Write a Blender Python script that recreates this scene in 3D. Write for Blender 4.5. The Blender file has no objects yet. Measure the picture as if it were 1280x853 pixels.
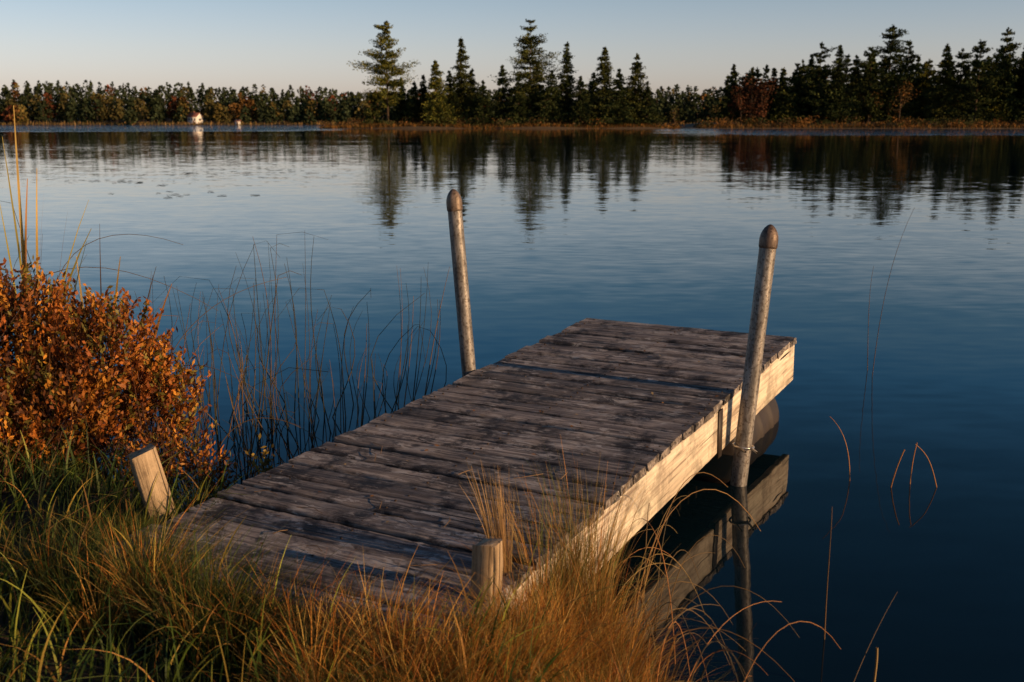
import bpy, math, numpy as np
from mathutils import Vector, Matrix
R = np.random.default_rng(7)
S = bpy.context.scene
COL = S.collection

# ------------------------------------------------------------------ helpers
class MB:
    """mesh builder with per-vertex colour"""
    def __init__(s): s.v=[]; s.f=[]; s.t=[]; s.c=[]; s.n=0
    def add(s, v, quads=None, tris=None, col=(1,1,1)):
        v=np.asarray(v,float).reshape(-1,3)
        c=np.asarray(col,float)
        if c.ndim==1: c=np.tile(c[:3],(len(v),1))
        if quads is not None and len(quads): s.f.append(np.asarray(quads,int).reshape(-1,4)+s.n)
        if tris is not None and len(tris): s.t.append(np.asarray(tris,int).reshape(-1,3)+s.n)
        s.v.append(v); s.c.append(c[:,:3]); s.n+=len(v)
    def obj(s, name, mat, parent=None, smooth=False, loc=None):
        v=np.concatenate(s.v); c=np.concatenate(s.c)
        q=np.concatenate(s.f) if s.f else np.zeros((0,4),int)
        t=np.concatenate(s.t) if s.t else np.zeros((0,3),int)
        if loc is not None: v=v-np.asarray(loc)
        me=bpy.data.meshes.new(name)
        nl=len(q)*4+len(t)*3; npoly=len(q)+len(t)
        me.vertices.add(len(v)); me.vertices.foreach_set("co",v.ravel())
        me.loops.add(nl); me.polygons.add(npoly)
        me.loops.foreach_set("vertex_index",np.concatenate([q.ravel(),t.ravel()]).astype(np.int32))
        tot=np.concatenate([np.full(len(q),4),np.full(len(t),3)]).astype(np.int32)
        st=np.concatenate([[0],np.cumsum(tot)[:-1]]).astype(np.int32)
        me.polygons.foreach_set("loop_start",st)
        me.polygons.foreach_set("loop_total",tot)
        if smooth: me.polygons.foreach_set("use_smooth",np.ones(npoly,bool))
        a=me.color_attributes.new("Col",'FLOAT_COLOR','POINT')
        a.data.foreach_set("color",np.concatenate([c,np.ones((len(c),1))],1).ravel())
        me.update(calc_edges=True); me.validate()
        me.materials.append(mat)
        o=bpy.data.objects.new(name,me); COL.objects.link(o)
        if loc is not None: o.location=loc
        if parent: o.parent=parent
        return o

def unit(a): return a/np.maximum(np.linalg.norm(a,axis=-1,keepdims=True),1e-9)
def cn(n): return np.clip(R.normal(size=(n,3)),-1.5,1.5)
def empty(name,loc=(0,0,0),rot=(0,0,0)):
    e=bpy.data.objects.new(name,None); e.location=loc; e.rotation_euler=rot; COL.objects.link(e); e.empty_display_size=.2; return e

def tube(mb, pts, rad, sides=5, col=(1,1,1), cap=False):
    pts=np.asarray(pts,float); n=len(pts); rad=np.broadcast_to(rad,(n,))
    tan=unit(np.gradient(pts,axis=0))
    ref=np.array([0,0,1.]) if abs(tan[:,2]).mean()<.8 else np.array([1.,0,0])
    a=unit(np.cross(tan,ref)); b=np.cross(tan,a)
    th=np.linspace(0,2*math.pi,sides,endpoint=False)
    v=pts[:,None]+rad[:,None,None]*(np.cos(th)[None,:,None]*a[:,None]+np.sin(th)[None,:,None]*b[:,None])
    i=np.arange(n-1)[:,None]*sides; j=np.arange(sides)[None]; k=(j+1)%sides
    q=np.stack([i+j,i+k,i+k+sides,i+j+sides],-1).reshape(-1,4)
    c=np.asarray(col,float)
    if c.ndim==2: c=np.repeat(c,sides,0)
    mb.add(v.reshape(-1,3),quads=q,col=c)

def lathe(mb, prof, sides=24, col=(1,1,1)):
    prof=np.asarray(prof,float); th=np.linspace(0,2*math.pi,sides,endpoint=False)
    v=np.stack([prof[:,0,None]*np.cos(th),prof[:,0,None]*np.sin(th),np.repeat(prof[:,1,None],sides,1)],-1)
    n=len(prof); i=np.arange(n-1)[:,None]*sides; j=np.arange(sides)[None]; k=(j+1)%sides
    mb.add(v.reshape(-1,3),quads=np.stack([i+j,i+k,i+k+sides,i+j+sides],-1).reshape(-1,4),col=col)

def leaves(mb, c, a, L, W, col):
    n=len(c); a=unit(a); r=unit(R.normal(size=(n,3))); b=unit(np.cross(a,r))
    L=np.broadcast_to(L,(n,))[:,None]; W=np.broadcast_to(W,(n,))[:,None]
    v=np.stack([c-a*L/2, c+b*W/2, c+a*L/2, c-b*W/2],1).reshape(-1,3)
    q=np.arange(n*4).reshape(n,4)
    mb.add(v,quads=q,col=np.repeat(col,4,0))

def blades(mb, base, h, w, lean, bend, colb, colt, seg=5, droop=.45):
    n=len(base); s=np.linspace(0,1,seg+1)
    face=R.uniform(0,2*math.pi,n); fx=np.stack([np.cos(face),np.sin(face),0*face],-1)
    P=np.zeros((n,seg+1,3))
    sp=s[None,:]
    P[:,:,0]=base[:,0,None]+h[:,None]*lean[:,0,None]*(sp*(1-bend[:,None])+bend[:,None]*sp**2.2)
    P[:,:,1]=base[:,1,None]+h[:,None]*lean[:,1,None]*(sp*(1-bend[:,None])+bend[:,None]*sp**2.2)
    lm=np.linalg.norm(lean,axis=1)[:,None]
    P[:,:,2]=base[:,2,None]+h[:,None]*(sp - bend[:,None]*np.minimum(lm,1.3)*droop*sp**3)
    ww=w[:,None]*np.clip(1-sp,0.03,1)**.6*.5
    A=P+fx[:,None]*ww[...,None]; B=P-fx[:,None]*ww[...,None]
    v=np.stack([A,B],2).reshape(-1,3)
    i=np.arange(n)[:,None]*(2*(seg+1))+np.arange(seg)[None]*2
    q=np.stack([i,i+1,i+3,i+2],-1).reshape(-1,4)
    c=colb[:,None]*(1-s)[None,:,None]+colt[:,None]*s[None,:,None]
    mb.add(v,quads=q,col=np.repeat(c,2,axis=1).reshape(-1,3))

def pal(n, cols, p=None, var=.25):
    cols=np.asarray(cols,float); k=R.choice(len(cols),n,p=p)
    return cols[k]*(1+R.uniform(-var,var,(n,1)))

# ------------------------------------------------------------------ materials
class NT:
    def __init__(s,name):
        s.m=bpy.data.materials.new(name); s.m.use_nodes=True; s.t=s.m.node_tree; s.t.nodes.clear()
    def n(s,ty,ins=None,**kw):
        x=s.t.nodes.new(ty)
        for k,v in kw.items(): setattr(x,k,v)
        if ins:
            for k,v in ins.items():
                if isinstance(v,bpy.types.NodeSocket): s.t.links.new(v,x.inputs[k])
                else: x.inputs[k].default_value=v
        return x
    def math(s,op,a,b=0.0,c=None,clamp=False):
        i={0:a,1:b}
        if c is not None: i[2]=c
        return s.n('ShaderNodeMath',i,operation=op,use_clamp=clamp).outputs[0]
    def mix(s,f,a,b,bt='MIX'):
        x=s.n('ShaderNodeMix',data_type='RGBA',blend_type=bt)
        for k,v in ((0,f),(6,a),(7,b)):
            if isinstance(v,bpy.types.NodeSocket): s.t.links.new(v,x.inputs[k])
            else: x.inputs[k].default_value=v if k==0 else (*v[:3],1)
        return x.outputs[2]
    def ramp(s,f,stops):
        x=s.n('ShaderNodeValToRGB',{0:f}); e=x.color_ramp.elements
        while len(e)<len(stops): e.new(.5)
        for el,(p,c) in zip(e,stops):
            el.position=p; el.color=(*c,1) if hasattr(c,'__len__') else (c,c,c,1)
        return x.outputs[0]
    def smooth(s,v,a,b):
        x=s.n('ShaderNodeMapRange',{0:v,1:a,2:b,3:0.,4:1.},interpolation_type='SMOOTHSTEP'); return x.outputs[0]
    def out(s,sh): s.n('ShaderNodeOutputMaterial',{0:sh}); return s.m

def foliage_mat(name, trans=.3, rough=.55, spec=.3, sc=3.):
    k=NT(name); a=k.n('ShaderNodeVertexColor',layer_name="Col").outputs[0]
    g=k.n('ShaderNodeNewGeometry')
    no=k.n('ShaderNodeTexNoise',{'Vector':g.outputs['Position'],'Scale':sc,'Detail':2.}).outputs[0]
    f=k.math('MULTIPLY_ADD',no,1.6,.2)
    c=k.mix(1.,a,f,'MULTIPLY')
    if trans==0: return k.out(k.n('ShaderNodeBsdfDiffuse',{0:c}).outputs[0])
    p=k.n('ShaderNodeBsdfPrincipled',{'Base Color':c,'Roughness':rough,'Specular IOR Level':spec}).outputs[0]
    t=k.n('ShaderNodeBsdfTranslucent',{0:c}).outputs[0]
    return k.out(k.n('ShaderNodeMixShader',{0:trans,1:p,2:t}).outputs[0])
M_leaf=foliage_mat("leaf_mat",.3)
M_grass=foliage_mat("grass_mat",.35)
M_tree=foliage_mat("conifer_mat",0,sc=.3)
M_reed=foliage_mat("reed_mat",.1,.6)

def wood_mat(name, axis, dark, mid, light, grain=55., bump=.35, wear=.5, stain=.7, frost=0.):
    k=NT(name); tc=k.n('ShaderNodeTexCoord').outputs['Object']
    at=k.n('ShaderNodeSeparateColor',{0:k.n('ShaderNodeVertexColor',layer_name="Col").outputs[0]})
    rt,ro=at.outputs[0],at.outputs[1]
    off=k.n('ShaderNodeCombineXYZ',{0:k.math('MULTIPLY',ro,37.),1:k.math('MULTIPLY',ro,11.),2:k.math('MULTIPLY',ro,5.)}).outputs[0]
    v=k.n('ShaderNodeVectorMath',{0:tc,1:off},operation='ADD').outputs[0]
    def st_noise(g,l,det,dist,ro_=.6):
        sc=[g]*3; sc[axis]=l
        gv=k.n('ShaderNodeVectorMath',{0:v,1:tuple(sc)},operation='MULTIPLY').outputs[0]
        return k.n('ShaderNodeTexNoise',{'Vector':gv,'Scale':1.,'Detail':det,'Distortion':dist,'Roughness':ro_}).outputs[0]
    g1=st_noise(grain,grain*.035,6.,.6,.65)
    g2=st_noise(grain*.35,grain*.02,4.,1.2)
    pat=k.n('ShaderNodeTexNoise',{'Vector':v,'Scale':3.2,'Detail':7.,'Roughness':.65}).outputs[0]
    pat2=k.n('ShaderNodeTexNoise',{'Vector':tc,'Scale':4.5,'Detail':9.,'Roughness':.74}).outputs[0]
    base=k.ramp(g1,[(.33,dark),(.48,mid),(.66,light)])
    tone=k.math('MULTIPLY_ADD',rt,.9,.5)
    base=k.mix(1.,base,tone,'MULTIPLY')
    wv=k.math('MULTIPLY',k.smooth(pat,.44,.62),k.smooth(g2,.40,.60))
    base=k.mix(k.math('MULTIPLY',wv,wear),base,tuple(min(1,x*1.6) for x in light))
    st=k.math('MULTIPLY',k.smooth(pat2,.48,.60),stain)
    base=k.mix(st,base,tuple(x*.5 for x in dark))
    if frost:
        fl=st_noise(26.,9.,5.,.8,.7)
        fm=k.math('MULTIPLY',k.smooth(fl,.54,.60),k.smooth(pat,.42,.58))
        base=k.mix(k.math('MULTIPLY',fm,frost),base,(.46,.43,.40))
    cr=st_noise(grain*.8,grain*.018,2.,.3)
    crm=k.smooth(cr,.36,.29)
    base=k.mix(crm,base,(.012,.01,.009))
    kn=k.n('ShaderNodeTexVoronoi',{'Vector':v,'Scale':3.0,'Randomness':1.}).outputs[0]
    base=k.mix(k.math('MULTIPLY',k.smooth(kn,.085,.04),.8),base,(.02,.014,.01))
    hgt=k.math('SUBTRACT',k.math('ADD',k.math('MULTIPLY',g1,.8),k.math('MULTIPLY',g2,1.3)),crm)
    bp=k.n('ShaderNodeBump',{'Height':hgt,'Strength':bump,'Distance':.006}).outputs[0]
    return k.out(k.n('ShaderNodeBsdfPrincipled',{'Base Color':base,'Roughness':.68,'Specular IOR Level':.4,'Normal':bp}).outputs[0])
M_deck=wood_mat("weathered_deck_wood",0,(.022,.018,.017),(.12,.10,.09),(.32,.275,.24),bump=1.,wear=.65,stain=.88,frost=.8)
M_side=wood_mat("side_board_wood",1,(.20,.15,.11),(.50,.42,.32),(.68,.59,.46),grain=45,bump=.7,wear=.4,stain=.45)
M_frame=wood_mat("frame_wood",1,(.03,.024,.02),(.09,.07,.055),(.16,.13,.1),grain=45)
M_stake=wood_mat("stake_wood",2,(.09,.06,.035),(.27,.19,.11),(.42,.31,.19),grain=60,bump=.6,stain=.5)

def metal_mat():
    k=NT("weathered_steel"); tc=k.n('ShaderNodeTexCoord').outputs['Object']
    v=k.n('ShaderNodeVectorMath',{0:tc,1:(40,40,9)},operation='MULTIPLY').outputs[0]
    n1=k.n('ShaderNodeTexNoise',{'Vector':v,'Scale':1.,'Detail':6.,'Roughness':.7}).outputs[0]
    n2=k.n('ShaderNodeTexNoise',{'Vector':tc,'Scale':70.,'Detail':4.}).outputs[0]
    c=k.ramp(n1,[(.3,(.09,.083,.075)),(.5,(.21,.195,.18)),(.7,(.38,.355,.33))])
    c=k.mix(k.math('MULTIPLY',k.smooth(n2,.52,.62),.75),c,(.07,.052,.04))
    vc=k.n('ShaderNodeVertexColor',layer_name="Col").outputs[0]
    c=k.mix(1.,c,vc,'MULTIPLY')
    bp=k.n('ShaderNodeBump',{'Height':n2,'Strength':.4,'Distance':.002}).outputs[0]
    return k.out(k.n('ShaderNodeBsdfPrincipled',{'Base Color':c,'Metallic':.4,'Roughness':.5,'Normal':bp}).outputs[0])
M_metal=metal_mat()
def plain(name,col,rough=.6,metal=0.,var=.3,scale=12.):
    k=NT(name); tc=k.n('ShaderNodeTexCoord').outputs['Object']
    n1=k.n('ShaderNodeTexNoise',{'Vector':tc,'Scale':scale,'Detail':5.}).outputs[0]
    f=k.math('MULTIPLY_ADD',n1,2*var,1-var)
    c=k.mix(1.,col,f,'MULTIPLY')
    bp=k.n('ShaderNodeBump',{'Height':n1,'Strength':.2,'Distance':.01}).outputs[0]
    return k.out(k.n('ShaderNodeBsdfPrincipled',{'Base Color':c,'Roughness':rough,'Metallic':metal,'Normal':bp}).outputs[0])
M_float=plain("float_plastic",(.032,.022,.016),.6,var=.7,scale=9.)
M_wall=plain("white_siding",(.75,.73,.7)); M_roof=plain("red_roof",(.24,.09,.06)); M_win=plain("window_glass",(.03,.04,.05),.1)
M_zinc=plain("zinc_bracket",(.55,.52,.48),.35,.8)
M_nail=plain("nail_rust",(.06,.035,.02),.6,.5)

def ground_mat(name,a,b,c3,sc=6.):
    k=NT(name); g=k.n('ShaderNodeNewGeometry').outputs['Position']
    n1=k.n('ShaderNodeTexNoise',{'Vector':g,'Scale':sc,'Detail':8.,'Roughness':.7}).outputs[0]
    n2=k.n('ShaderNodeTexNoise',{'Vector':g,'Scale':sc*7,'Detail':5.}).outputs[0]
    c=k.ramp(n1,[(.3,a),(.5,b),(.72,c3)])
    c=k.mix(.5,c,k.ramp(n2,[(.3,tuple(x*.4 for x in a)),(.7,c3)]))
    h=k.math('ADD',n1,n2)
    bp=k.n('ShaderNodeBump',{'Height':h,'Strength':.8,'Distance':.03}).outputs[0]
    return k.out(k.n('ShaderNodeBsdfPrincipled',{'Base Color':c,'Roughness':.95,'Normal':bp}).outputs[0])
M_ground=ground_mat("soil_thatch",(.014,.010,.006),(.035,.025,.012),(.08,.05,.02))
M_far=ground_mat("far_ground",(.04,.03,.015),(.09,.06,.025),(.16,.09,.035),.4)

def water_mat():
    k=NT("lake_water"); g=k.n('ShaderNodeNewGeometry').outputs['Position']
    xyz=k.n('ShaderNodeSeparateXYZ',{0:g}); X,Y=xyz.outputs[0],xyz.outputs[1]
    def layer(sx,sy,amp,det=2.):
        v=k.n('ShaderNodeVectorMath',{0:g,1:(sx,sy,1.)},operation='MULTIPLY').outputs[0]
        c=k.n('ShaderNodeTexNoise',{'Vector':v,'Scale':1.,'Detail':det,'Roughness':.5}).outputs[1]
        s=k.n('ShaderNodeVectorMath',{0:c,1:(.5,.5,.5)},operation='SUBTRACT').outputs[0]
        return k.n('ShaderNodeVectorMath',{0:s,1:(amp*.6,amp,0.)},operation='MULTIPLY').outputs[0]
    a=layer(.9,2.6,.034); b=layer(.18,.55,.014,1.); c=layer(3.,8.,.040,1.)
    sm=k.n('ShaderNodeVectorMath',{0:a,1:b},operation='ADD').outputs[0]
    sm=k.n('ShaderNodeVectorMath',{0:sm,1:c},operation='ADD').outputs[0]
    wv=k.n('ShaderNodeVectorMath',{0:g,1:(.012,.05,1.)},operation='MULTIPLY').outputs[0]
    wn=k.n('ShaderNodeTexNoise',{'Vector':wv,'Scale':1.,'Detail':3.}).outputs[0]
    calm=k.math('MULTIPLY_ADD',k.smooth(wn,.35,.65),.8,.45)
    Yw=k.math('MULTIPLY_ADD',wn,50.,Y)
    far=k.smooth(Yw,262.,290.)
    xe=k.math('MULTIPLY_ADD',wn,30.,X)
    band=k.math('MULTIPLY',k.math('MULTIPLY',k.smooth(Yw,150.,175.),k.smooth(Yw,262.,240.)),k.smooth(xe,35.,70.))
    band2=k.math('MULTIPLY',k.math('MULTIPLY',k.smooth(Yw,195.,215.),k.smooth(Yw,300.,270.)),k.smooth(xe,-15.,-40.))
    ruf=k.math('MAXIMUM',k.math('MAXIMUM',far,band),band2)
    gain=k.math('ADD',calm,k.math('MULTIPLY',ruf,45.))
    sm=k.n('ShaderNodeVectorMath',{0:sm,'Scale':gain},operation='SCALE').outputs[0]
    nn=k.n('ShaderNodeVectorMath',{0:sm,1:(0,0,1.)},operation='ADD').outputs[0]
    nn=k.n('ShaderNodeVectorMath',{0:nn},operation='NORMALIZE').outputs[0]
    p=k.n('ShaderNodeBsdfPrincipled',{'Base Color':(.002,.009,.014,1),'Roughness':.02,'IOR':1.333,'Normal':nn})
    return k.out(p.outputs[0])
M_water=water_mat()

# ------------------------------------------------------------------ lake
mb=MB()
mb.add([[-2500,-60,0],[2500,-60,0],[2500,3500,0],[-2500,3500,0]],quads=[[0,1,2,3]])
mb.obj("lake_water",M_water)

# ------------------------------------------------------------------ near shore
SX=np.array([-60,-8,-3.6,-2.5,-1.75,-1.2,-.6,0,.27,.40,.50,.8,2,60]); SY=np.array([14,8.2,6.3,5.7,5.0,4.5,4.2,3.98,3.72,3.1,2.2,0,-5,-40.])
def sdist(x,y):
    x=np.asarray(x,float); y=np.asarray(y,float); d=np.full(x.shape,1e9)
    for i in range(len(SX)-1):
        ax,ay,bx,by=SX[i],SY[i],SX[i+1],SY[i+1]; dx,dy=bx-ax,by-ay
        t=np.clip(((x-ax)*dx+(y-ay)*dy)/(dx*dx+dy*dy),0,1)
        d=np.minimum(d,np.hypot(x-ax-t*dx,y-ay-t*dy))
    return np.where(y<np.interp(x,SX,SY),d,-d)
DU=np.array([.470,.8827]); DW=np.array([.8827,-.470]); DC=np.array([1.13,6.82])
def dock_local(x,y):
    rx=x-DC[0]; ry=y-DC[1]; return rx*DW[0]+ry*DW[1], rx*DU[0]+ry*DU[1]
def gh(x,y):
    s=sdist(x,y); t=np.clip(s/.45,0,1); h=np.where(s>0,.27*t*t*(3-2*t)+np.clip(s-.7,0,40)*.012, np.maximum(s*.5,-1.2))-.01
    h=h+np.where(s>0,.02*np.sin(x*5.1+y*3)*np.cos(y*4.3-x*2)*t+.012*np.sin(x*13)*np.sin(y*11)*t,0)
    lx,ly=dock_local(x,y); ind=(abs(lx)<.73)&(ly>-4.17)&(ly<0)
    return np.where(ind,np.minimum(h,.255),h)
def axis(lo,a,b,hi,fine):
    m=np.arange(a,b,fine); l=a-np.geomspace(fine,a-lo,22)[::-1]; r=b+np.geomspace(fine,hi-b,22)
    return np.concatenate([l,m,r])
gx=axis(-60,-4,1.5,60,.05); gy=axis(-60,.5,7,15,.05)
X,Y=np.meshgrid(gx,gy); Z=gh(X,Y)
nx=len(gx); ny=len(gy); i=np.arange(ny-1)[:,None]*nx+np.arange(nx-1)[None]
mb=MB(); mb.add(np.stack([X,Y,Z],-1).reshape(-1,3),quads=np.stack([i,i+1,i+nx+1,i+nx],-1).reshape(-1,4))
mb.obj("shore_ground",M_ground,smooth=True)

# ------------------------------------------------------------------ dock
dock=empty("wooden_dock",(1.13,6.82,.52),(math.radians(2.18),0,math.radians(-28.03)))
HW=.695; LEN=4.16
mb=MB(); NB=28; pitch=LEN/NB
nail=MB()
for b in range(NB):
    yc=-pitch*(b+.5); w=pitch-.010-R.uniform(0,.009); th=.036
    prof=np.array([(-w/2,-th),(-w/2,-.006),(-w/2+.007,0),(0,-.0018),(w/2-.007,0),(w/2,-.006),(w/2,-th)])
    ns=40; x0=-HW-R.uniform(-.004,.010); x1=HW+R.uniform(-.002,.005)
    xs=np.linspace(x0,x1,ns); dz=R.normal(0,.0035); tilt=R.normal(0,.024); yaw=R.normal(0,.0025); bow=R.normal(0,.003)
    ph=R.uniform(0,6,4)
    V=np.zeros((ns,7,3))
    for q,(py,pz) in enumerate(prof):
        edge=(abs(py)>w*.3)
        wob=(.0018*np.sin(xs*9+ph[0]+q)+.0014*np.sin(xs*23+ph[1]+q*2)+R.normal(0,.0016,ns)) if edge else 0
        V[:,q,0]=xs; V[:,q,1]=yc+py+wob+yaw*xs; V[:,q,2]=pz+dz+tilt*py+bow*np.sin(xs*2+ph[2])+(R.normal(0,.001,ns) if pz>-.01 else 0)
    for e in (0,-1): V[e,:,0]+=R.normal(0,.003,7)
    ii=np.arange(ns-1)[:,None]*7; jj=np.arange(7)[None]; kk=(jj+1)%7
    q=np.stack([ii+jj,ii+kk,ii+kk+7,ii+jj+7],-1).reshape(-1,4)
    c=(R.uniform(.1,.95),R.uniform(),0)
    mb.add(V.reshape(-1,3),quads=q,col=c)
    for e in (0,ns-1):
        mb.add(V[e],tris=[(0,k,k+1) for k in range(1,6)],col=c)
    for xn in (-.64,-.02,.655):
        for yn in (-.035,.035):
            p=np.array([xn+R.normal(0,.006),yc+yn+R.normal(0,.004)]); th8=np.linspace(0,2*math.pi,7)[:-1]
            top=np.stack([p[0]+.0048*np.cos(th8),p[1]+.0048*np.sin(th8),np.full(6,.0022+dz)],-1)
            bot=top.copy(); bot[:,2]-=.006
            nail.add(np.vstack([top,bot,[[p[0],p[1],.003+dz]]]),tris=[(a_,(a_+1)%6,12) for a_ in range(6)],quads=[(a_,a_+6,(a_+1)%6+6,(a_+1)%6) for a_ in range(6)])
mb.obj("deck_boards",M_deck,dock); nail.obj("nails",M_nail,dock)
def plank(name,mat,x0,x1,y0,y1,z0,z1,n=30,wob=.002,tone=.5,parent=dock):
    b=.003; ys=np.linspace(y0,y1,n); m=MB()
    pr=[(x0,z0+b),(x0,z1-b),(x0+b,z1),(x1-b,z1),(x1,z1-b),(x1,z0+b),(x1-b,z0),(x0+b,z0)]
    V=np.zeros((n,8,3)); p1,p2=R.uniform(0,6,2)
    for q_,(px,pz) in enumerate(pr):
        V[:,q_,0]=px+wob*np.sin(ys*3+p1); V[:,q_,1]=ys
        V[:,q_,2]=pz+(wob*1.5*np.sin(ys*4.3+p2)+R.normal(0,wob*.45,n))*(1 if pz<(z0+z1)/2 else .3)
    ii=np.arange(n-1)[:,None]*8; jj=np.arange(8)[None]; kk=(jj+1)%8
    c=(tone,R.uniform(),0)
    m.add(V.reshape(-1,3),quads=np.stack([ii+jj,ii+kk,ii+kk+8,ii+jj+8],-1).reshape(-1,4),col=c)
    for e in (0,n-1): m.add(V[e],tris=[(0,k,k+1) for k in range(1,7)],col=c)
    return m.obj(name,mat,parent)
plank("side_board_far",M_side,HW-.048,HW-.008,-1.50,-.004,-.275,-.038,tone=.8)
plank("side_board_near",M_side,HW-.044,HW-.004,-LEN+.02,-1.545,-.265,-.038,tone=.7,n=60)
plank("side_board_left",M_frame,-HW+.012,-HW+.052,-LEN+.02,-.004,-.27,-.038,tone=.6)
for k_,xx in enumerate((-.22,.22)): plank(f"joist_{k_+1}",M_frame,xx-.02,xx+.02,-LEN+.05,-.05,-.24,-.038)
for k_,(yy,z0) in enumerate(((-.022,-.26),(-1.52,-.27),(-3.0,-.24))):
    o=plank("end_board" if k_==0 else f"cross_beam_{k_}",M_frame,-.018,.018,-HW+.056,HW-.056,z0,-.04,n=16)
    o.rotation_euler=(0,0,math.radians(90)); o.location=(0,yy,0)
for k_,(xx,ye,L) in enumerate(((HW-.29,-.50,.44),(-HW+.29,-.50,.44))):
    m=MB(); r=.235; pr=[(0,-L),(r*.80,-L),(r*.93,-L+.02),(r,-L+.06)]
    for zc in (-.22,.0,.22):
        pr+=[(r,zc-.03),(r*1.035,zc-.015),(r*1.035,zc+.015),(r,zc+.03)]
    pr+=[(r,L-.06),(r*.93,L-.02),(r*.80,L),(0,L)]
    lathe(m,pr,40); o=m.obj(f"float_barrel_{k_+1}",M_float,dock,smooth=True)
    o.rotation_euler=(math.radians(-90),0,0); o.location=(xx,ye,-.49)

def post(base,top,r,capcol):
    base=Vector(base); top=Vector(top); d=top-base; L=d.length; m=MB()
    ring=[(r,-.6),(r,0)]+[(r,z) for z in np.linspace(.1,L-.115,12)]
    lathe(m,ring,28,col=(1,1,1))
    cap=[(r,L-.118),(r*1.08,L-.112),(r*1.10,L-.106),(r*1.10,L-.07),(r*1.05,L-.055),(r*.90,L-.036),(r*.66,L-.018),(r*.38,L-.006),(r*.14,L),(0,L+.001)]
    lathe(m,cap,28,col=capcol)
    o=m.obj("dock_post",M_metal,smooth=True)
    o.location=base; o.rotation_euler=d.to_track_quat('Z','Y').to_euler()
    return o
p_l=post((-.205,5.85,0),(-.318,5.87,1.455),.0395,(.85,.68,.55))
p_r=post((1.155,5.25,0),(1.275,5.33,1.315),.042,(.6,.45,.36))
def bracket(pos,parent):
    m=MB(); th=np.linspace(0,2*math.pi,25); r=.052
    tube(m,np.stack([r*np.cos(th),r*np.sin(th),0*th],-1),.006,6)
    tube(m,[(-.045,.03,0),(-.13,.03,0.0)],.006,6); tube(m,[(-.045,-.03,0),(-.13,-.03,0)],.006,6)
    o=m.obj("ring_bracket",M_zinc,smooth=True); o.parent=parent; o.location=pos
    o.rotation_euler=(0,0,math.radians(-28)); return o
bracket((0,0,.20),p_r); bracket((0,0,.33),p_l)
m=MB()
def box(m,x0,x1,y0,y1,z0,z1,col=(1,1,1)):
    v=[(x,y,z) for x in (x0,x1) for y in (y0,y1) for z in (z0,z1)]
    m.add(v,quads=[(0,1,3,2),(4,6,7,5),(0,4,5,1),(2,3,7,6),(0,2,6,4),(1,5,7,3)],col=col)
box(m,HW-.003,HW+.003,-1.55,-1.49,-.29,-.045)
m.obj("joint_strap",M_float,dock)

# ------------------------------------------------------------------ stakes
def stake(loc,w,d,h,rot):
    m=MB(); n=8; zs=np.linspace(-.25,h,n); pr=[(-w/2,-d/2+.006),(-w/2+.006,-d/2),(w/2-.006,-d/2),(w/2,-d/2+.006),(w/2,d/2-.006),(w/2-.006,d/2),(-w/2+.006,d/2),(-w/2,d/2-.006)]
    V=np.zeros((n,8,3))
    for q_,(a,b) in enumerate(pr):
        V[:,q_,0]=a+R.normal(0,.0015,n); V[:,q_,1]=b+R.normal(0,.0015,n); V[:,q_,2]=zs
    V[-1,:,2]+=R.normal(0,.003,8)+V[-1,:,0]*.15; V[-1,:,:2]*=.95
    ii=np.arange(n-1)[:,None]*8; jj=np.arange(8)[None]; kk=(jj+1)%8
    c=(.6,R.uniform(),0)
    m.add(V.reshape(-1,3),quads=np.stack([ii+jj,ii+kk,ii+kk+8,ii+jj+8],-1).reshape(-1,4),col=c)
    m.add(np.vstack([V[-1],V[-1].mean(0)+[0,0,.003]]),tris=[(k,(k+1)%8,8) for k in range(8)],col=c)
    o=m.obj("wooden_stake",M_stake); o.location=loc; o.rotation_euler=rot
stake((-1.33,3.93,.27),.10,.075,.33,(math.radians(-4),math.radians(-12),math.radians(32)))
stake((-.085,3.13,.25),.075,.08,.30,(math.radians(2),math.radians(3),math.radians(-25)))

# ------------------------------------------------------------------ grass
G1=[(.022,.042,.009),(.040,.068,.013),(.10,.12,.022),(.22,.15,.04),(.28,.12,.03)]
def scatter(n,x0,x1,y0,y1,ok):
    x=R.uniform(x0,x1,n); y=R.uniform(y0,y1,n); k=ok(x,y); x=x[k];y=y[k]
    return np.stack([x,y,gh(x,y)-.01],-1)
def offdock(x,y,m=.0):
    lx,ly=dock_local(x,y); return ~((abs(lx)<HW+m)&(ly>-LEN-m*.5))
def lean(n,amt,bias=(0,0)):
    a=R.uniform(0,2*math.pi,n); r=np.abs(R.normal(0,amt,n)); return np.stack([np.cos(a)*r+bias[0],np.sin(a)*r+bias[1]],-1)
def clumpy(x,y,s=2.3,p=0.):
    return (np.sin(x*s*2.1+1.3+p)*np.sin(y*s*2.7+.4)+.6*np.sin(x*s*5.3+y*s*3.1+p))*.5+.5
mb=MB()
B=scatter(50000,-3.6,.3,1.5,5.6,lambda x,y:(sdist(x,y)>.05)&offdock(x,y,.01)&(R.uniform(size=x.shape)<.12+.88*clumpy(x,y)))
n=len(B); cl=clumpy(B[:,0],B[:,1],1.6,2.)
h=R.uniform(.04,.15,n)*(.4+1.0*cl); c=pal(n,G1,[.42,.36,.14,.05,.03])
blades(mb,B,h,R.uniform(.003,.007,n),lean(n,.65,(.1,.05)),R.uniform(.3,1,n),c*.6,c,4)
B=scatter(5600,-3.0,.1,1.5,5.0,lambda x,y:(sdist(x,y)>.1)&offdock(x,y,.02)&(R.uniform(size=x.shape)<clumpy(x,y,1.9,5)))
n=len(B); c=pal(n,[(.05,.09,.015),(.10,.15,.022),(.26,.26,.035),(.34,.19,.05)],[.45,.35,.14,.06])
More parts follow.
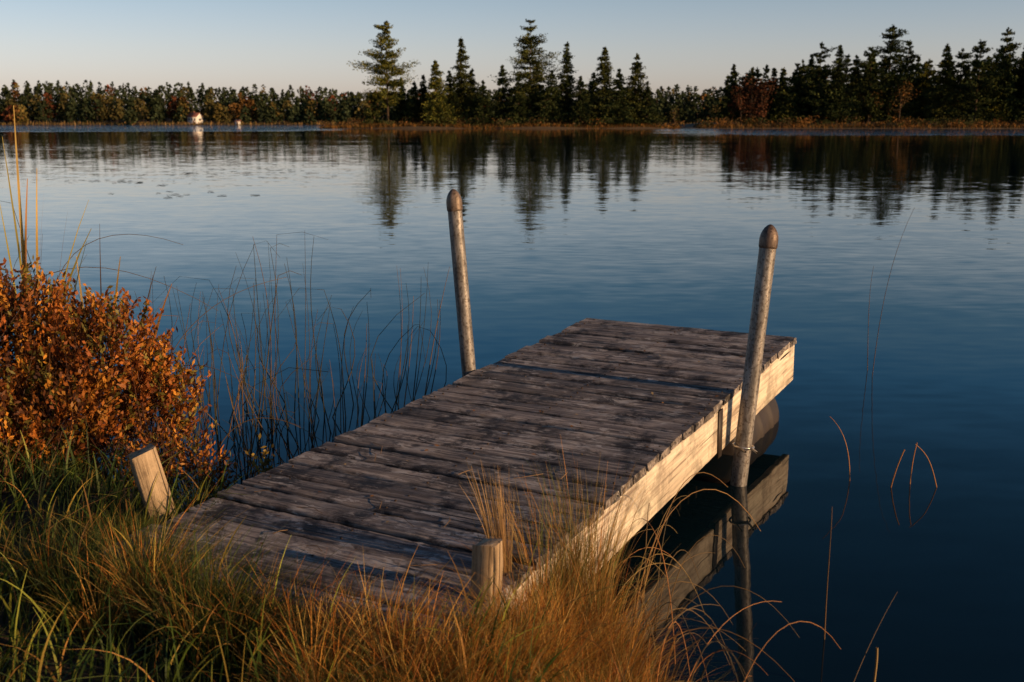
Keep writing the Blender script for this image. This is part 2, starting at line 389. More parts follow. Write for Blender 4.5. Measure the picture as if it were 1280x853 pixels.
blades(mb,B,R.uniform(.12,.32,n),R.uniform(.006,.013,n),lean(n,.7,(.2,.1)),R.uniform(.5,1,n),c*.5,c,6)
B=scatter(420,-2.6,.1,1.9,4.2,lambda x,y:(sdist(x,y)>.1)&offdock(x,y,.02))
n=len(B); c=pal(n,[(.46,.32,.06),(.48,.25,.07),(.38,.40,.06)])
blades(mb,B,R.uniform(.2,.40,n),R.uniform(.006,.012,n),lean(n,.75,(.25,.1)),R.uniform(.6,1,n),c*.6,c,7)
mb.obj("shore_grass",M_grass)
mb=MB()
def tuft(cx,cy,rad,n,h0,h1,spread,cols,bias=(0,0),w=(.0015,.0032),z=None,m=None,droop=.45):
    a=R.uniform(0,2*math.pi,n); r=rad*np.sqrt(R.uniform(0,1,n)); x=cx+r*np.cos(a); y=cy+r*np.sin(a)
    b=np.stack([x,y,gh(x,y)-.01 if z is None else np.full(n,z)],-1)
    out=np.stack([np.cos(a),np.sin(a)],-1)*(r/rad*spread)[:,None]+lean(n,spread*.45,bias)
    c=pal(n,cols)*R.uniform(.75,1.2); blades(m or mb,b,R.uniform(h0,h1,n)*R.uniform(.8,1.15),R.uniform(w[0],w[1],n),out,R.uniform(.3,1,n),c*.7,c,6,droop)
OR=[(.52,.22,.040),(.60,.31,.06),(.40,.13,.022),(.52,.34,.09),(.14,.13,.03)]
GRT=[(.05,.08,.013),(.10,.13,.02),(.24,.18,.035)]
for _ in range(36):
    f=R.uniform(-.1,1.05); lx=-HW+2*HW*f; ly=-LEN-R.uniform(.03,.28)
    x=DC[0]+lx*DW[0]+ly*DU[0]; y=DC[1]+lx*DW[1]+ly*DU[1]
    tuft(x,y,.07,130,.12,.34,.7,(OR if f>.6 else GRT) if R.uniform()<.85 else (GRT if f>.6 else OR),(.12,.16),(.002,.006))
for _ in range(20):
    ly=R.uniform(-4.2,-3.3); x=DC[0]+(-HW-.09)*DW[0]+ly*DU[0]; y=DC[1]+(-HW-.09)*DW[1]+ly*DU[1]
    tuft(x+R.normal(0,.04),y,.06,100,.08,.22,.6,GRT,(.1,0),(.002,.006))
for _ in range(110):
    x=R.uniform(-.58,.44); y=R.uniform(2.0,3.35)
    if sdist(x,y)<.0 or not offdock(np.array(x),np.array(y),.0): continue
    tuft(x,y,.08,160,.08,.27,.8,OR if R.uniform()<.84 else GRT)
for x,y in ((.20,3.40),(.26,3.55),(.13,3.30),(.30,3.3),(.05,3.1),(.18,3.15),(.34,3.55),(.34,3.1),(.1,2.95),(.28,2.9),(.36,3.35),(.4,3.0),(.25,3.2),(.38,2.75)):
    tuft(x,y,.08,230,.12,.36,.8,OR)
mb.obj("dry_sedge_grass",M_grass)
mb=MB()
TG=[(.34,.24,.07),(.48,.32,.11),(.15,.17,.04),(.46,.22,.06)]
for x,y,n_,hh,sp in ((.11,3.38,150,.60,.34),(.20,3.52,200,.68,.30),(.27,3.62,180,.64,.30),(.30,3.45,140,.55,.42),(.16,3.40,120,.52,.4)):
    tuft(x,y,.055,n_,hh*.5,hh,sp,TG,(-.0,.05),(.002,.0045),droop=.25)
tuft(-.03,3.31,.03,80,.32,.50,.12,[(.48,.30,.13),(.4,.24,.1),(.3,.2,.08)],(-.1,.08),(.003,.007),droop=.2)
mb.obj("tall_grass_clump",M_grass)

# ------------------------------------------------------------------ shrubs
def shrub(name,lobes,base,ntwig,perl,leafL,cols,p=None,ns=4):
    m=MB(); lob=np.asarray(lobes,float); vol=lob[:,3]*lob[:,5]; k=R.choice(len(lob),ntwig,p=vol/vol.sum())
    d=unit(R.normal(size=(ntwig,3))+np.array([0,0,.35])); 
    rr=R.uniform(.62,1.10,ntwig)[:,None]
    E=lob[k,:3]+d*lob[k,3:6]*rr
    E[:,2]=np.maximum(E[:,2],base[2]+.08)
    tw=unit(d*.55+np.array([0,0,.8])+R.normal(0,.25,(ntwig,3)))
    for i_ in range(0,ntwig,ns):
        s=np.array(base)+np.array([*(R.normal(0,.22,2)),0])
        s[0]+= (E[i_,0]-base[0])*.45; s[1]+=(E[i_,1]-base[1])*.45; s[2]=float(gh(s[0],s[1]))
        mid=(s+E[i_])/2+np.array([0,0,-.05])+R.normal(0,.03,3)
        tube(m,[s,mid,E[i_],E[i_]+tw[i_]*.03],[.004,.003,.0018,.001],3,(.10,.045,.025))
    tt=np.linspace(-.12,.05,perl)
    C=(E[:,None]+tw[:,None]*tt[None,:,None]+R.normal(0,.009,(ntwig,perl,3))).reshape(-1,3)
    A=np.repeat(tw,perl,0)*.8+R.normal(0,.5,(ntwig*perl,3))
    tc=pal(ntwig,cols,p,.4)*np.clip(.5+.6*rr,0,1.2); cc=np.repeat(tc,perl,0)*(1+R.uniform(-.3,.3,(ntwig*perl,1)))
    leaves(m,C,A,R.uniform(.7,1.2,len(C))*leafL,R.uniform(.38,.55,len(C))*leafL,cc)
    return m.obj(name,M_leaf)
BC=[(.34,.115,.018),(.22,.065,.014),(.46,.20,.028),(.09,.035,.014),(.15,.12,.022)]
shrub("autumn_shrub",[(-2.42,5.1,.72,.42,.40,.40),(-1.98,5.05,.66,.34,.3,.33),(-2.8,5.0,.80,.4,.4,.42),(-2.2,4.85,.48,.40,.3,.26),(-2.55,4.7,.45,.4,.3,.25),(-3.0,4.7,.62,.35,.35,.4),(-1.75,5.1,.5,.24,.2,.24)],
      (-2.35,5.05,.2),2700,17,.033,BC,[.28,.23,.18,.18,.13])
shrub("autumn_shrub",[(-1.45,4.72,.30,.16,.12,.14),(-1.62,4.62,.32,.14,.12,.14),(-1.32,4.55,.27,.1,.1,.08)],(-1.45,4.68,.15),150,14,.026,BC)
shrub("autumn_shrub",[(-1.10,4.60,.26,.05,.05,.12)],(-1.10,4.55,.0),14,12,.028,[(.36,.24,.04)])
shrub("offscreen_shade_shrub",[(.86,.55,.72,.55,.45,.42),(.80,.95,.58,.5,.40,.33),(1.25,.3,.75,.45,.45,.45)],(.85,.6,.2),1500,16,.045,[(.06,.09,.02),(.12,.12,.03),(.2,.14,.03)],ns=8)  # shrub added out of view to throw dappled shade on the lower-left bank

# ------------------------------------------------------------------ reeds
def stalk(m,b,top,r0,col,bow=.05,seg=9,kink=None):
    b=np.array(b,float); top=np.array(top,float); s=np.linspace(0,1,seg)[:,None]
    side=R.normal(0,1,3); side[2]=0
    P=b+(top-b)*s+side*bow*np.sin(s*math.pi*.5)*s*(1-s)*2
    if kink is not None: P=np.vstack([P,kink])
    rad=r0*(1-.75*np.linspace(0,1,len(P)))
    tube(m,P,rad,4,np.asarray(col))
mb=MB()
DK=[(.03,.032,.018),(.05,.045,.022),(.08,.06,.03),(.16,.09,.035)]
def reedgroup(cx,cy,sx,sy,n,h0,h1,ln=.12,bx=0.):
    for _ in range(n):
        x=R.normal(cx,sx); y=R.normal(cy,sy); 
        if not offdock(np.array(x),np.array(y),.06): continue
        h=R.uniform(h0,h1); col=pal(1,DK)[0]
        tx=x+R.normal(bx,ln)*h; ty=y+R.normal(0,ln)*h; kink=None
        if R.uniform()<.22:
            a=R.uniform(0,6.28); L=R.uniform(.12,.45); 
            kink=np.array([[tx+math.cos(a)*L*.5,ty+math.sin(a)*L*.3,h+.02],[tx+math.cos(a)*L,ty+math.sin(a)*L*.6,h-L*R.uniform(.0,.6)]])
        stalk(mb,(x,y,-.1),(tx,ty,h),R.uniform(.0026,.0046),col,R.uniform(0,.3),kink=kink)
reedgroup(-1.42,6.1,.13,.25,24,.6,1.22,.08)
reedgroup(-1.75,6.0,.15,.25,28,.4,.95,.12)
reedgroup(-1.02,6.35,.16,.2,20,.35,.85,.10,.05)
reedgroup(-.72,6.3,.10,.15,15,.5,1.0,.10,.12)
reedgroup(-2.2,6.4,.25,.3,16,.5,1.15,.15)
reedgroup(-1.3,5.5,.25,.2,34,.25,.65,.2)
reedgroup(-2.7,6.3,.3,.3,12,.7,1.3,.3)
for b,t1,t2,t3 in (((-2.0,5.6,.2),(-1.9,5.6,.62),(-1.6,5.5,.7),(-1.1,5.3,.32)),((-2.5,5.7,.2),(-2.6,5.7,1.1),(-2.3,5.8,1.35),(-1.8,5.9,1.15)),
                   ((-1.5,5.1,.05),(-1.45,5.1,.4),(-1.2,5.1,.52),(-.9,5.2,.2)),((-2.9,5.6,.3),(-2.7,5.6,1.2),(-2.2,5.7,1.2),(-1.6,5.8,.8)),
                   ((-1.9,5.3,.1),(-1.8,5.3,.7),(-1.6,5.4,.95),(-1.2,5.7,1.0))):
    pts=np.array([b,t1,t2,t3],float); s=np.linspace(0,1,16)[:,None]
    P=(1-s)**3*pts[0]+3*(1-s)**2*s*pts[1]+3*(1-s)*s*s*pts[2]+s**3*pts[3]
    tube(mb,P,np.linspace(.0028,.001,16),4,(.14,.09,.035))
mb.obj("lake_reeds",M_reed)
mb=MB()
CT=[(.40,.33,.06),(.46,.30,.07),(.26,.28,.05),(.42,.2,.05)]
spec=[(-2.56,5.6,1.75,.02),(-2.50,5.55,1.45,.06),(-2.47,5.6,1.25,.14),(-2.58,5.7,1.6,-.04),(-2.43,5.6,1.1,.2),(-2.52,5.5,1.3,-.06),(-2.2,5.65,1.15,.04),(-2.16,5.6,1.0,.12),(-2.24,5.6,.98,-.03),(-2.08,5.7,.95,.2),(-2.0,5.6,.88,.25),(-2.50,5.5,1.35,.1),(-2.6,5.6,1.4,.08),(-2.48,5.5,1.35,.25),(-2.54,5.6,1.2,.3)]
sp=np.array(spec); b=np.stack([sp[:,0],sp[:,1],np.full(len(sp),.15)],-1)
c=pal(len(sp),CT)
blades(mb,b,sp[:,2],np.full(len(sp),.028),np.stack([sp[:,3],np.zeros(len(sp))],-1),np.full(len(sp),.5),c*.7,c,8)
mb.obj("cattail_leaves",M_grass)
def bez(m,p,r0,r1,col,n=14):
    pts=np.array(p,float); s=np.linspace(0,1,n)[:,None]
    P=(1-s)**3*pts[0]+3*(1-s)**2*s*pts[1]+3*(1-s)*s*s*pts[2]+s**3*pts[3]
    tube(m,P,np.linspace(r0,r1,n),4,col)
mb=MB(); OC=(.36,.16,.05); DC_=(.10,.06,.03)
bez(mb,[(2.60,7.6,-.1),(2.62,7.6,.3),(2.64,7.6,.8),(2.82,7.6,1.22)],.003,.001,DC_)
bez(mb,[(2.64,7.8,-.1),(2.62,7.8,.3),(2.6,7.8,.6),(2.63,7.8,.78)],.003,.001,DC_)
bez(mb,[(1.74,5.3,-.1),(1.74,5.3,.1),(1.72,5.3,.25),(1.63,5.35,.33)],.003,.0015,OC)
bez(mb,[(1.90,5.2,-.1),(1.92,5.2,.05),(1.94,5.2,.12),(1.97,5.2,.2)],.0034,.003,OC)
bez(mb,[(2.03,5.25,-.1),(2.03,5.25,.05),(2.03,5.25,.12),(2.05,5.25,.22)],.003,.0025,OC)
bez(mb,[(2.16,5.2,-.05),(2.12,5.2,.1),(2.10,5.2,.17),(2.03,5.22,.22)],.003,.0022,OC)
bez(mb,[(1.12,3.57,-.1),(1.11,3.57,.2),(1.12,3.57,.35),(1.115,3.57,.5)],.0028,.0012,(.16,.09,.04))
bez(mb,[(1.16,3.18,-.1),(1.16,3.18,.05),(1.17,3.18,.1),(1.165,3.18,.17)],.0042,.004,(.3,.2,.08))
bez(mb,[(1.02,3.1,-.1),(1.05,3.1,.05),(1.15,3.2,.2),(1.3,3.4,.26)],.002,.001,DC_)
mb.obj("lake_reeds",M_reed)
mb=MB()
for _ in range(46):
    x=R.uniform(.26,.6); y=R.uniform(2.6,3.9); L=R.uniform(.15,.5); a=R.normal(.25,.75); h=R.uniform(.12,.45)
    dx,dy=math.cos(a)*L,math.sin(a)*L
    bez(mb,[(x,y,-.03),(x+dx*.15,y+dy*.15,h*1.0),(x+dx*.6,y+dy*.6,h*1.25),(x+dx,y+dy,h*R.uniform(.1,1.1))],.0022,.0008,pal(1,[OC,(.3,.2,.07),(.16,.1,.04),(.08,.06,.03)])[0])
for p in ([(.45,3.7,0),(.5,3.7,.5),(.75,3.9,.62),(1.0,4.1,.2)],[(.5,3.9,0),(.6,3.9,.45),(.7,4.1,.55),(.84,4.0,.42)],[(.4,3.3,0),(.6,3.4,.25),(.8,3.3,.2),(.95,3.0,.03)]):
    bez(mb,p,.0028,.0012,(.36,.2,.07))
mb.obj("bent_reeds",M_reed)

mb=MB(); n=80
lx=R.uniform(-.66,.66,n); ly=-R.uniform(.2,4.1,n)
P=np.stack([lx,ly,np.full(n,.006)],-1); A=np.stack([R.normal(size=n),R.normal(size=n),R.normal(0,.12,n)],-1)
A=unit(A); b=unit(np.cross(A,np.array([0,0,1.])+R.normal(0,.15,(n,3))))
L=R.uniform(.012,.028,n)[:,None]; W=L*R.uniform(.25,.55,(n,1))
V=np.stack([P-A*L/2,P+b*W/2+[0,0,.003],P+A*L/2+[0,0,.002],P-b*W/2],1).reshape(-1,3)
mb.add(V,quads=np.arange(4*n).reshape(n,4),col=np.repeat(pal(n,[(.3,.14,.04),(.2,.09,.03),(.35,.25,.12)]),4,0))
mb.obj("fallen_leaves",M_leaf,dock)
mb=MB()
for _ in range(16):
    x=R.uniform(-.55,.6); y=-R.uniform(2.8,4.0); a=R.uniform(0,3.14); L=R.uniform(.05,.18)
    P=np.array([[x,y,.006],[x+math.cos(a)*L*.5,y+math.sin(a)*L*.5,.014],[x+math.cos(a+.3)*L,y+math.sin(a+.3)*L,.008]])
    tube(mb,P,.0014,4,(.26,.16,.08))
mb.obj("dead_stems",M_reed,dock)

mb=MB()
for cx,cy,sx,sy,n in ((-9.5,40,2.2,2.6,60),(-12,33,1.2,1.,26),(-8.0,27,.8,.8,12),(-13.5,47,3,3,40),(-6,46,2,1.5,30)):
    for _ in range(n):
        x=R.normal(cx,sx);y=R.normal(cy,sy);r=R.uniform(.05,.13); a0=R.uniform(0,6.28); th=np.linspace(.2,6.08,11)+a0
        v=np.vstack([[[x,y,.012]],np.stack([x+r*np.cos(th),y+r*np.sin(th),.008+.01*R.uniform(0,1,11)],-1)])
        mb.add(v,tris=[(0,k,k+1) for k in range(1,11)],col=pal(1,[(.04,.05,.02),(.06,.045,.025)])[0])
mb.obj("lily_pads",M_leaf)

# ------------------------------------------------------------------ far land
def land(name,x0,x1,y0,y1,nx,ny,f,mat):
    gx=np.linspace(x0,x1,nx); gy=y0+(y1-y0)*np.linspace(0,1,ny)**1.6
    X,Y=np.meshgrid(gx,gy); Z=f(X,Y); i=np.arange(ny-1)[:,None]*nx+np.arange(nx-1)[None]
    m=MB(); m.add(np.stack([X,Y,Z],-1).reshape(-1,3),quads=np.stack([i,i+1,i+nx+1,i+nx],-1).reshape(-1,4)); return m.obj(name,mat,smooth=True)
def fshore(x): return 408+7*np.sin(x*.017+1)+3*np.sin(x*.06)-np.clip(-x-150,0,200)*.25
def far_h(x,y):
    s=y-fshore(x); return np.where(s<0,s*.2,np.clip(s*.08,0,.9)+np.clip(s-10,0,200)*.03)-.02
land("far_shore_ground",-1500,1500,380,3000,260,60,far_h,M_far)
def isl_h(x,y):
    cx,cy=-2.5,243; d=1-((x-cx)/40)**4-((y-cy)/(8.5+1.2*np.sin(x*.25)))**2
    return np.clip(d*1.0,-1,.75)-.02
land("island_ground",-50,45,228,258,90,40,isl_h,M_far)
def pen_h(x,y):
    ys=233+2*np.sin(x*.12)+np.clip(62-x,0,40)*.25; s=np.minimum(y-ys,(x-38)*.6); s=np.minimum(s,300-y)
    return np.clip(s*.15,-1,1.1)-.02
land("peninsula_ground",30,330,226,305,150,40,pen_h,M_far)

# ------------------------------------------------------------------ trees
BARK=(.07,.05,.035)
def conifer(m,x,y,z,H,rad,kind='spruce',cols=None,leaf=.40,dens=1.,low=.08,lean_=0.,limbs=True):
    n=7; s=np.linspace(0,1,n); wig=R.normal(0,.008*H,n)
    trunk=np.stack([x+lean_*H*s**2+wig*s,y+0*s,z-.3+H*s],-1)
    tube(m,trunk,np.linspace(.013*H+.05,.03,n),6,BARK)
    sprc=kind=='spruce'
    nlev=int(H/(.62 if sprc else .85)); C_=[];A_=[];c_=[];
    asym=R.uniform(0,6.28); pa=R.uniform(.6,1.0)
    for l in range(nlev):
        f=low+(1-low)*(l+.5+R.uniform(-.45,.45))/nlev; f=min(f,.985)
        if sprc: prof=(1-f)**(.75+.2*pa)*(.82+.18*math.sin(l*2.2*pa+x))*min(1,.7+f*2.)+.03
        else: prof=min(1.25*(1-f)**.62,1)*(.68+.32*math.sin(l*1.9*pa+x))*(.55+.45*min(1,f*2.))
        nb=R.integers(6,9) if sprc else R.integers(3,7)
        a0=R.uniform(0,6.28)
        for b_ in range(nb):
            a=a0+b_*6.28/nb+R.normal(0,.25); L=rad*prof*R.uniform(.5,1.2)*(1+.22*math.cos(a-asym))+.15
            if not sprc and R.uniform()<.12: L*=.4
            tz=z+H*f+R.normal(0,.15); tx=x+lean_*H*f*f
            dz=(-.20 if sprc else .18)*L+R.normal(0,.1)*L
            tip=np.array([tx+math.cos(a)*L,y+math.sin(a)*L,tz+dz])
            org=np.array([tx,y,tz]); mid=(org+tip)/2+np.array([0,0,(.02 if sprc else -.05)*L])
            if limbs: tube(m,[org,mid,tip],[.06,.04,.02],3,BARK)
            k=max(6,int(dens*(L*(22 if sprc else 34)+6)))
            tpar=R.uniform(.1 if sprc else .2,1.05,k)[:,None]
            C=org*(1-tpar)**2+2*mid*tpar*(1-tpar)+tip*tpar**2
            sp_=.15*L*(.5+.6*tpar)
            C=C+cn(k)*np.concatenate([sp_,sp_,sp_*.30+.12],1)
            C_.append(C); A_.append(np.array([math.cos(a),math.sin(a),.2])+R.normal(0,.55,(k,3)))
            c_.append(pal(k,cols,None,.25)*(.7+.6*R.uniform()))
    C=np.concatenate(C_);A=np.concatenate(A_);cc=np.concatenate(c_);k=len(C)
    leaves(m,C,A,R.uniform(.7,1.4,k)*leaf,R.uniform(.4,.8,k)*leaf,cc)
    k=18; C=np.array([x+lean_*H,y,z+H-.5])+cn(k)*[.13,.13,.4]
    leaves(m,C,np.tile([0,0,1.],(k,1))+R.normal(0,.3,(k,3)),leaf,leaf*.4,pal(k,cols))
def broadleaf(m,x,y,z,H,rad,cols,leaf=.6,n=260):
    tube(m,[(x,y,z-.2),(x+R.normal(0,.2),y,z+H*.5),(x+R.normal(0,.4),y,z+H*.85)],[.2,.12,.04],5,BARK)
    nl=8; lc=np.array([x,y,z+H*.55])+cn(nl)*[rad*.45,rad*.45,H*.17]
    for q_ in range(nl): tube(m,[(x,y,z+H*.3),lc[q_]],[.07,.03],3,BARK)
    k=R.integers(0,nl,n); d=unit(R.normal(size=(n,3)))*R.uniform(.5,1.05,(n,1))
    C=lc[k]+d*[rad*.5,rad*.5,H*.2]
    tone=R.uniform(.6,1.35,nl)[k][:,None]
    leaves(m,C,R.normal(size=(n,3)),leaf*R.uniform(.6,1.3,n),leaf*R.uniform(.4,.8,n),pal(n,cols,None,.25)*tone)
GRN=[(.025,.037,.014),(.036,.048,.017),(.020,.030,.013),(.048,.056,.019)]
YEL=[(.12,.125,.022),(.08,.09,.022),(.15,.135,.026),(.05,.06,.018)]
MIX=[(.065,.075,.020),(.045,.056,.018),(.085,.085,.022),(.035,.042,.015)]
px=lambda u,Yd:(u-640)/1350*.98*Yd
ht=lambda top,Yd:(152-top)*Yd*.96/1350+1.
for u,top,hw,kind,cols,Yd,lo in (
    (485,30,42,'white',YEL,241,.16),(545,78,30,'spruce',YEL,239,.03),(577,50,28,'spruce',MIX,243,.06),(628,84,24,'spruce',GRN,241,.04),
    (662,30,46,'white',MIX,243,.14),(690,90,30,'spruce',GRN,240,.03),(708,55,26,'spruce',GRN,244,.04),(755,62,32,'spruce',MIX,241,.04),
    (792,70,34,'spruce',MIX,243,.04),(519,104,20,'spruce',GRN,242,.03),(604,104,22,'spruce',GRN,240,.03),(741,94,24,'spruce',GRN,244,.03),
    (773,88,26,'spruce',GRN,240,.03),(648,98,26,'spruce',GRN,239,.03),(468,116,15,'spruce',MIX,242,.03),(808,104,17,'spruce',GRN,241,.03),(725,98,24,'spruce',GRN,239,.03),(562,92,24,'spruce',GRN,241,.03),
    (672,80,28,'spruce',GRN,246,.03),(502,100,18,'spruce',GRN,246,.03),(530,96,18,'spruce',GRN,247,.03),(590,88,22,'spruce',GRN,247,.03)):
    m=MB(); X0=px(u,Yd); z0=float(isl_h(np.array(X0),np.array(Yd)))
    conifer(m,X0,Yd,z0,ht(top,Yd),hw*Yd/1350*.98,kind,cols,low=lo,dens=1.1,lean_=.03 if u==792 else 0)
    m.obj("pine_tree",M_tree,loc=(X0,Yd,z0))
def undergrowth(name,xs,yf,hf,n,hmin,hmax,ncl):
    m=MB(); x=R.uniform(xs[0],xs[1],n); y=yf(x)+np.abs(R.normal(0,3,n)); z=hf(x,y); k=z>-.1; x=x[k];y=y[k];z=z[k]
    c=pal(len(x),[(.22,.10,.03),(.28,.14,.04),(.12,.07,.03),(.07,.06,.02)])
    blades(m,np.stack([x,y,z-.05],-1),R.uniform(.3,.9,len(x)),R.uniform(.08,.2,len(x)),lean(len(x),.3),R.uniform(.2,.8,len(x)),c*.8,c,2)
    for _ in range(ncl):
        xx=R.uniform(*xs); yy=float(yf(np.array(xx)))+R.uniform(1,6); zz=float(hf(np.array(xx),np.array(yy)))
        if zz<0: continue
        H=R.uniform(hmin,hmax); k_=int(45*H)
        C=np.array([xx,yy,zz+H*.4])+cn(k_)*[H*.5,H*.42,H*.24]
        leaves(m,C,R.normal(size=(k_,3)),.36,.24,pal(k_,[[(.15,.07,.025),(.2,.10,.03)],[(.04,.05,.02),(.07,.07,.025)],[(.10,.06,.03),(.07,.05,.02)]][R.integers(0,3)],None,.4))
    return m.obj(name,M_tree)
undergrowth("island_undergrowth",(-42,37),lambda x:235.2+.012*np.abs(x+2.5)**1.7*.5,isl_h,6000,.6,2.4,95)
m=MB(); broadleaf(m,px(843,240),241,.3,4.6,1.2,[(.09,.09,.03),(.12,.08,.03)],.4,160); m.obj("young_tree",M_tree)
pen=[(1108,37,42,'white',GRN),(1022,58,30,'white',GRN),(1045,62,28,'spruce',GRN),(1066,74,26,'spruce',MIX),(1085,64,32,'white',GRN),(1130,56,30,'white',GRN),
     (1152,82,28,'spruce',YEL),(1177,60,32,'spruce',MIX),(1196,66,30,'white',GRN),(1218,55,34,'white',GRN),(1250,42,36,'white',MIX),(1275,58,34,'spruce',GRN),
     (1000,80,24,'white',MIX),(965,90,24,'spruce',GRN),(1235,82,26,'spruce',YEL),(1310,50,38,'white',GRN),(1345,58,34,'spruce',GRN),(1390,48,38,'white',GRN),(1440,55,34,'white',GRN),(908,98,16,'spruce',GRN)]
for u,top,hw,kind,cols in pen:
    Yd=R.uniform(243,258); m=MB(); X0=px(u,Yd); z0=float(pen_h(np.array(X0),np.array(Yd)))
    conifer(m,X0,Yd,z0,ht(top,Yd),hw*Yd/1350*.98,kind,cols,low=.08,dens=.9,leaf=.46)
    m.obj("pine_tree",M_tree,loc=(X0,Yd,z0))
m=MB()
for _ in range(150):
    u=R.uniform(905,1650); Yd=R.uniform(243,290); X0=px(u,Yd); z0=float(pen_h(np.array(X0),np.array(Yd)))
    if z0<.1: continue
    top=R.uniform(78,112)-(8 if u>1010 else -6)
    if R.uniform()<.78: conifer(m,X0,Yd,z0,ht(top,Yd),R.uniform(3.2,4.8),'spruce' if R.uniform()<.6 else 'white',GRN if R.uniform()<.75 else MIX,leaf=.65,dens=.45,limbs=False)
    else: broadleaf(m,X0,Yd,z0,ht(top,Yd)*.8,R.uniform(2.4,3.4),[[(.09,.06,.025),(.12,.06,.02)],[(.10,.09,.03),(.14,.11,.03)]][R.integers(0,2)],.5,360)
for u,top in ((938,84),(952,92),(926,98)):
    X0=px(u,243); broadleaf(m,X0,243,.6,ht(top,243)*.95,2.8,[(.08,.032,.018),(.11,.045,.022),(.05,.028,.018)],.5,620)
m.obj("peninsula_forest",M_tree)
undergrowth("peninsula_undergrowth",(40,180),lambda x:233.5+2*np.sin(x*.12)+np.clip(62-x,0,40)*.25,pen_h,7000,.6,2.6,150)
# distant forest: rounded pines and autumn hardwoods, closed canopy
m=MB()
AUT=[[(.13,.07,.025),(.16,.085,.027)],[(.11,.038,.02),(.14,.048,.022)],[(.11,.09,.028),(.14,.10,.03)],[(.075,.07,.026),(.095,.075,.028)],[(.075,.07,.026),(.095,.075,.028)]]
DG=[(.034,.046,.022),(.042,.052,.023),(.028,.038,.020)]
for row,(dy,step,hb) in enumerate(((7,3.8,6.5),(14,3.2,8.5),(24,3.0,10.),(38,3.,11.2),(55,3.,12.),(80,3.,12.6))):
    for X0 in np.arange(-400,420,step):
        x=X0+R.normal(0,1.); y=float(fshore(x))+dy+R.normal(0,2.5); z=float(far_h(np.array(x),np.array(y)))
        if row<2 and (-122<x<-113): continue
        if row==0 and R.uniform()<.3: continue
        H=hb*R.uniform(.84,1.06)*(1.2 if x<-165 else 1.)*(1+.08*math.sin(x*.035)+.05*math.sin(x*.11+row))
        if row>2 and R.uniform()<.06: H*=1.13
        k=(170,150,120,110,100,100)[row]; rd=R.uniform(2.4,3.9)
        aut=R.uniform()<(.42 if row<2 and x<-50 else .15)
        if aut: cols=AUT[R.integers(0,5)]; ex=.35; low=.12
        else: cols=DG; ex=R.uniform(.34,.65); low=.05
        f=R.uniform(low,1,k)
        prof=np.clip((1-f),0,1)**ex*np.minimum(1,.6+(f-low)*2)
        a=R.uniform(0,6.28,k); r=rd*prof*R.uniform(.25,1.1,k)
        C=np.stack([x+np.cos(a)*r,y+np.sin(a)*r,z+f*H],-1)
        leaves(m,C,R.normal(size=(k,3)),R.uniform(.8,1.6,k),R.uniform(.7,1.2,k),pal(k,cols,None,.25)*R.uniform(.75,1.25))
        tube(m,[(x,y,z),(x,y,z+H*.9)],[.2,.05],3,BARK)
m.obj("distant_forest",M_tree)
n=7000; m=MB(); x=R.uniform(-400,400,n); y=fshore(x)+R.uniform(.3,7,n); c=pal(n,[(.16,.10,.04),(.10,.08,.03),(.22,.14,.06)])
blades(m,np.stack([x,y,far_h(x,y)-.05],-1),R.uniform(.4,1.4,n),R.uniform(.2,.5,n),lean(n,.3),R.uniform(.2,.8,n),c,c,2)
m.obj("far_shore_brush",M_tree)

# ------------------------------------------------------------------ houses
def house(name,x,y,w,d,h,rh,rot):
    z=float(far_h(np.array(x),np.array(y))); e=empty(name,(x,y,z),(0,0,rot))
    m=MB(); v=[(-w/2,-d/2,-.5),(w/2,-d/2,-.5),(w/2,d/2,-.5),(-w/2,d/2,-.5),(-w/2,-d/2,h),(w/2,-d/2,h),(w/2,d/2,h),(-w/2,d/2,h),(-w/2,0,h+rh),(w/2,0,h+rh)]
    m.add(v,quads=[(0,1,5,4),(1,2,6,5),(2,3,7,6),(3,0,4,7)],tris=[(5,6,9),(4,8,7)]); m.obj("walls",M_wall,e)
    m=MB(); o=.25
    for s in (-1,1):
        a=np.array([(-w/2-o,s*(d/2+o),h-rh*o/(d/2)),(w/2+o,s*(d/2+o),h-rh*o/(d/2)),(w/2+o,0,h+rh),(-w/2-o,0,h+rh)])
        b=a+[0,0,.14]; m.add(np.vstack([a,b]),quads=[(0,1,2,3),(4,5,6,7),(0,1,5,4),(1,2,6,5),(3,0,4,7)])
    m.obj("roof",M_roof,e)
    m=MB()
    for k_ in (np.linspace(-w/2+.8,w/2-.8,3) if w>3 else (-.5,.5)): box(m,k_-.3,k_+.3,-d/2-.04,-d/2+.02,.9,1.7)
    box(m,w/2-.02,w/2+.04,-.5,.5,.8,1.6); m.obj("windows",M_win,e)
    m=MB(); box(m,w/2-1.7,w/2-1.05,-d/2-.06,-d/2+.02,-.1,.85) if w>3 else box(m,-.15,.15,-d/2-.06,-d/2,-.1,.8); m.obj("door",M_roof,e)
    if w>3:
        m=MB(); box(m,-1.2,-.7,.3,.8,h,h+rh+.7); m.obj("chimney",M_roof,e)
house("lake_house",-117.5,float(fshore(-117.5))+9,4.3,3.6,2.3,1.3,-.45)
house("boat_shed",-101.5,float(fshore(-101.5))+4,1.8,1.8,1.1,.4,.1)

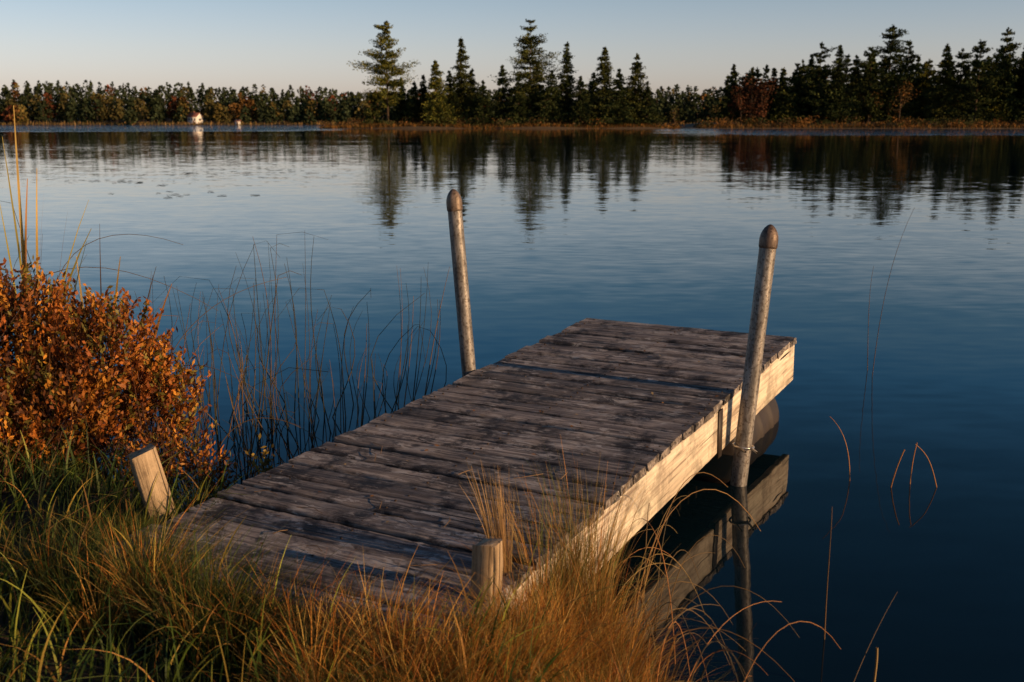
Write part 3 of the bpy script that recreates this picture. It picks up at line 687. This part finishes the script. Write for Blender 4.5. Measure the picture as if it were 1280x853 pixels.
# ------------------------------------------------------------------ camera, light, sky
cam=bpy.data.cameras.new("camera"); co=bpy.data.objects.new("camera",cam); COL.objects.link(co)
co.location=(0,0,1.82); co.rotation_euler=(math.radians(90-11.57),0,0); cam.sensor_width=36; cam.lens=36*1350/1280
cam.clip_end=5000; cam.clip_start=.05; cam.dof.use_dof=True; cam.dof.focus_distance=5.4; cam.dof.aperture_fstop=5.0
S.camera=co
AZ=math.radians(117); EL=math.radians(13)
sd=Vector((math.sin(AZ)*math.cos(EL),math.cos(AZ)*math.cos(EL),math.sin(EL)))
L=bpy.data.lights.new("sun",'SUN'); L.energy=5.; L.angle=math.radians(.5); L.color=(1,.62,.31)
lo=bpy.data.objects.new("sun",L); COL.objects.link(lo); lo.rotation_euler=sd.to_track_quat('Z','Y').to_euler(); lo.location=(20,-8,10)
W=bpy.data.worlds.new("World"); S.world=W; W.use_nodes=True; nt=W.node_tree
sk=nt.nodes.new('ShaderNodeTexSky'); sk.sky_type='NISHITA'; sk.sun_disc=False; sk.sun_elevation=EL; sk.sun_rotation=AZ
sk.air_density=1.; sk.dust_density=1.; sk.ozone_density=1.5
bg=nt.nodes['Background']; bg.inputs[1].default_value=.1
tc=nt.nodes.new('ShaderNodeTexCoord'); sx=nt.nodes.new('ShaderNodeSeparateXYZ'); nt.links.new(tc.outputs['Generated'],sx.inputs[0])
rp=nt.nodes.new('ShaderNodeValToRGB'); nt.links.new(sx.outputs[2],rp.inputs[0]); el=rp.color_ramp.elements
st=[(0.,(.74,.68,1.)),(.06,(.66,.60,.76)),(.125,(.50,.50,.58)),(.165,(.26,.38,.48)),(.216,(.16,.35,.50)),(.32,(.09,.20,.28)),(.5,(.08,.14,.20)),(.75,(.26,.31,.40))]
while len(el)<len(st): el.new(.5)
for e_,(p_,c_) in zip(el,st): e_.position=p_; e_.color=(*c_,1)
vm=nt.nodes.new('ShaderNodeVectorMath'); vm.operation='MULTIPLY'; nt.links.new(sk.outputs[0],vm.inputs[0]); nt.links.new(rp.outputs[0],vm.inputs[1])
v2=nt.nodes.new('ShaderNodeVectorMath'); v2.operation='SCALE'; v2.inputs['Scale'].default_value=2.2; nt.links.new(vm.outputs[0],v2.inputs[0])
nt.links.new(v2.outputs[0],bg.inputs[0])
S.view_settings.view_transform='Standard'; S.view_settings.look='None'; S.view_settings.exposure=0
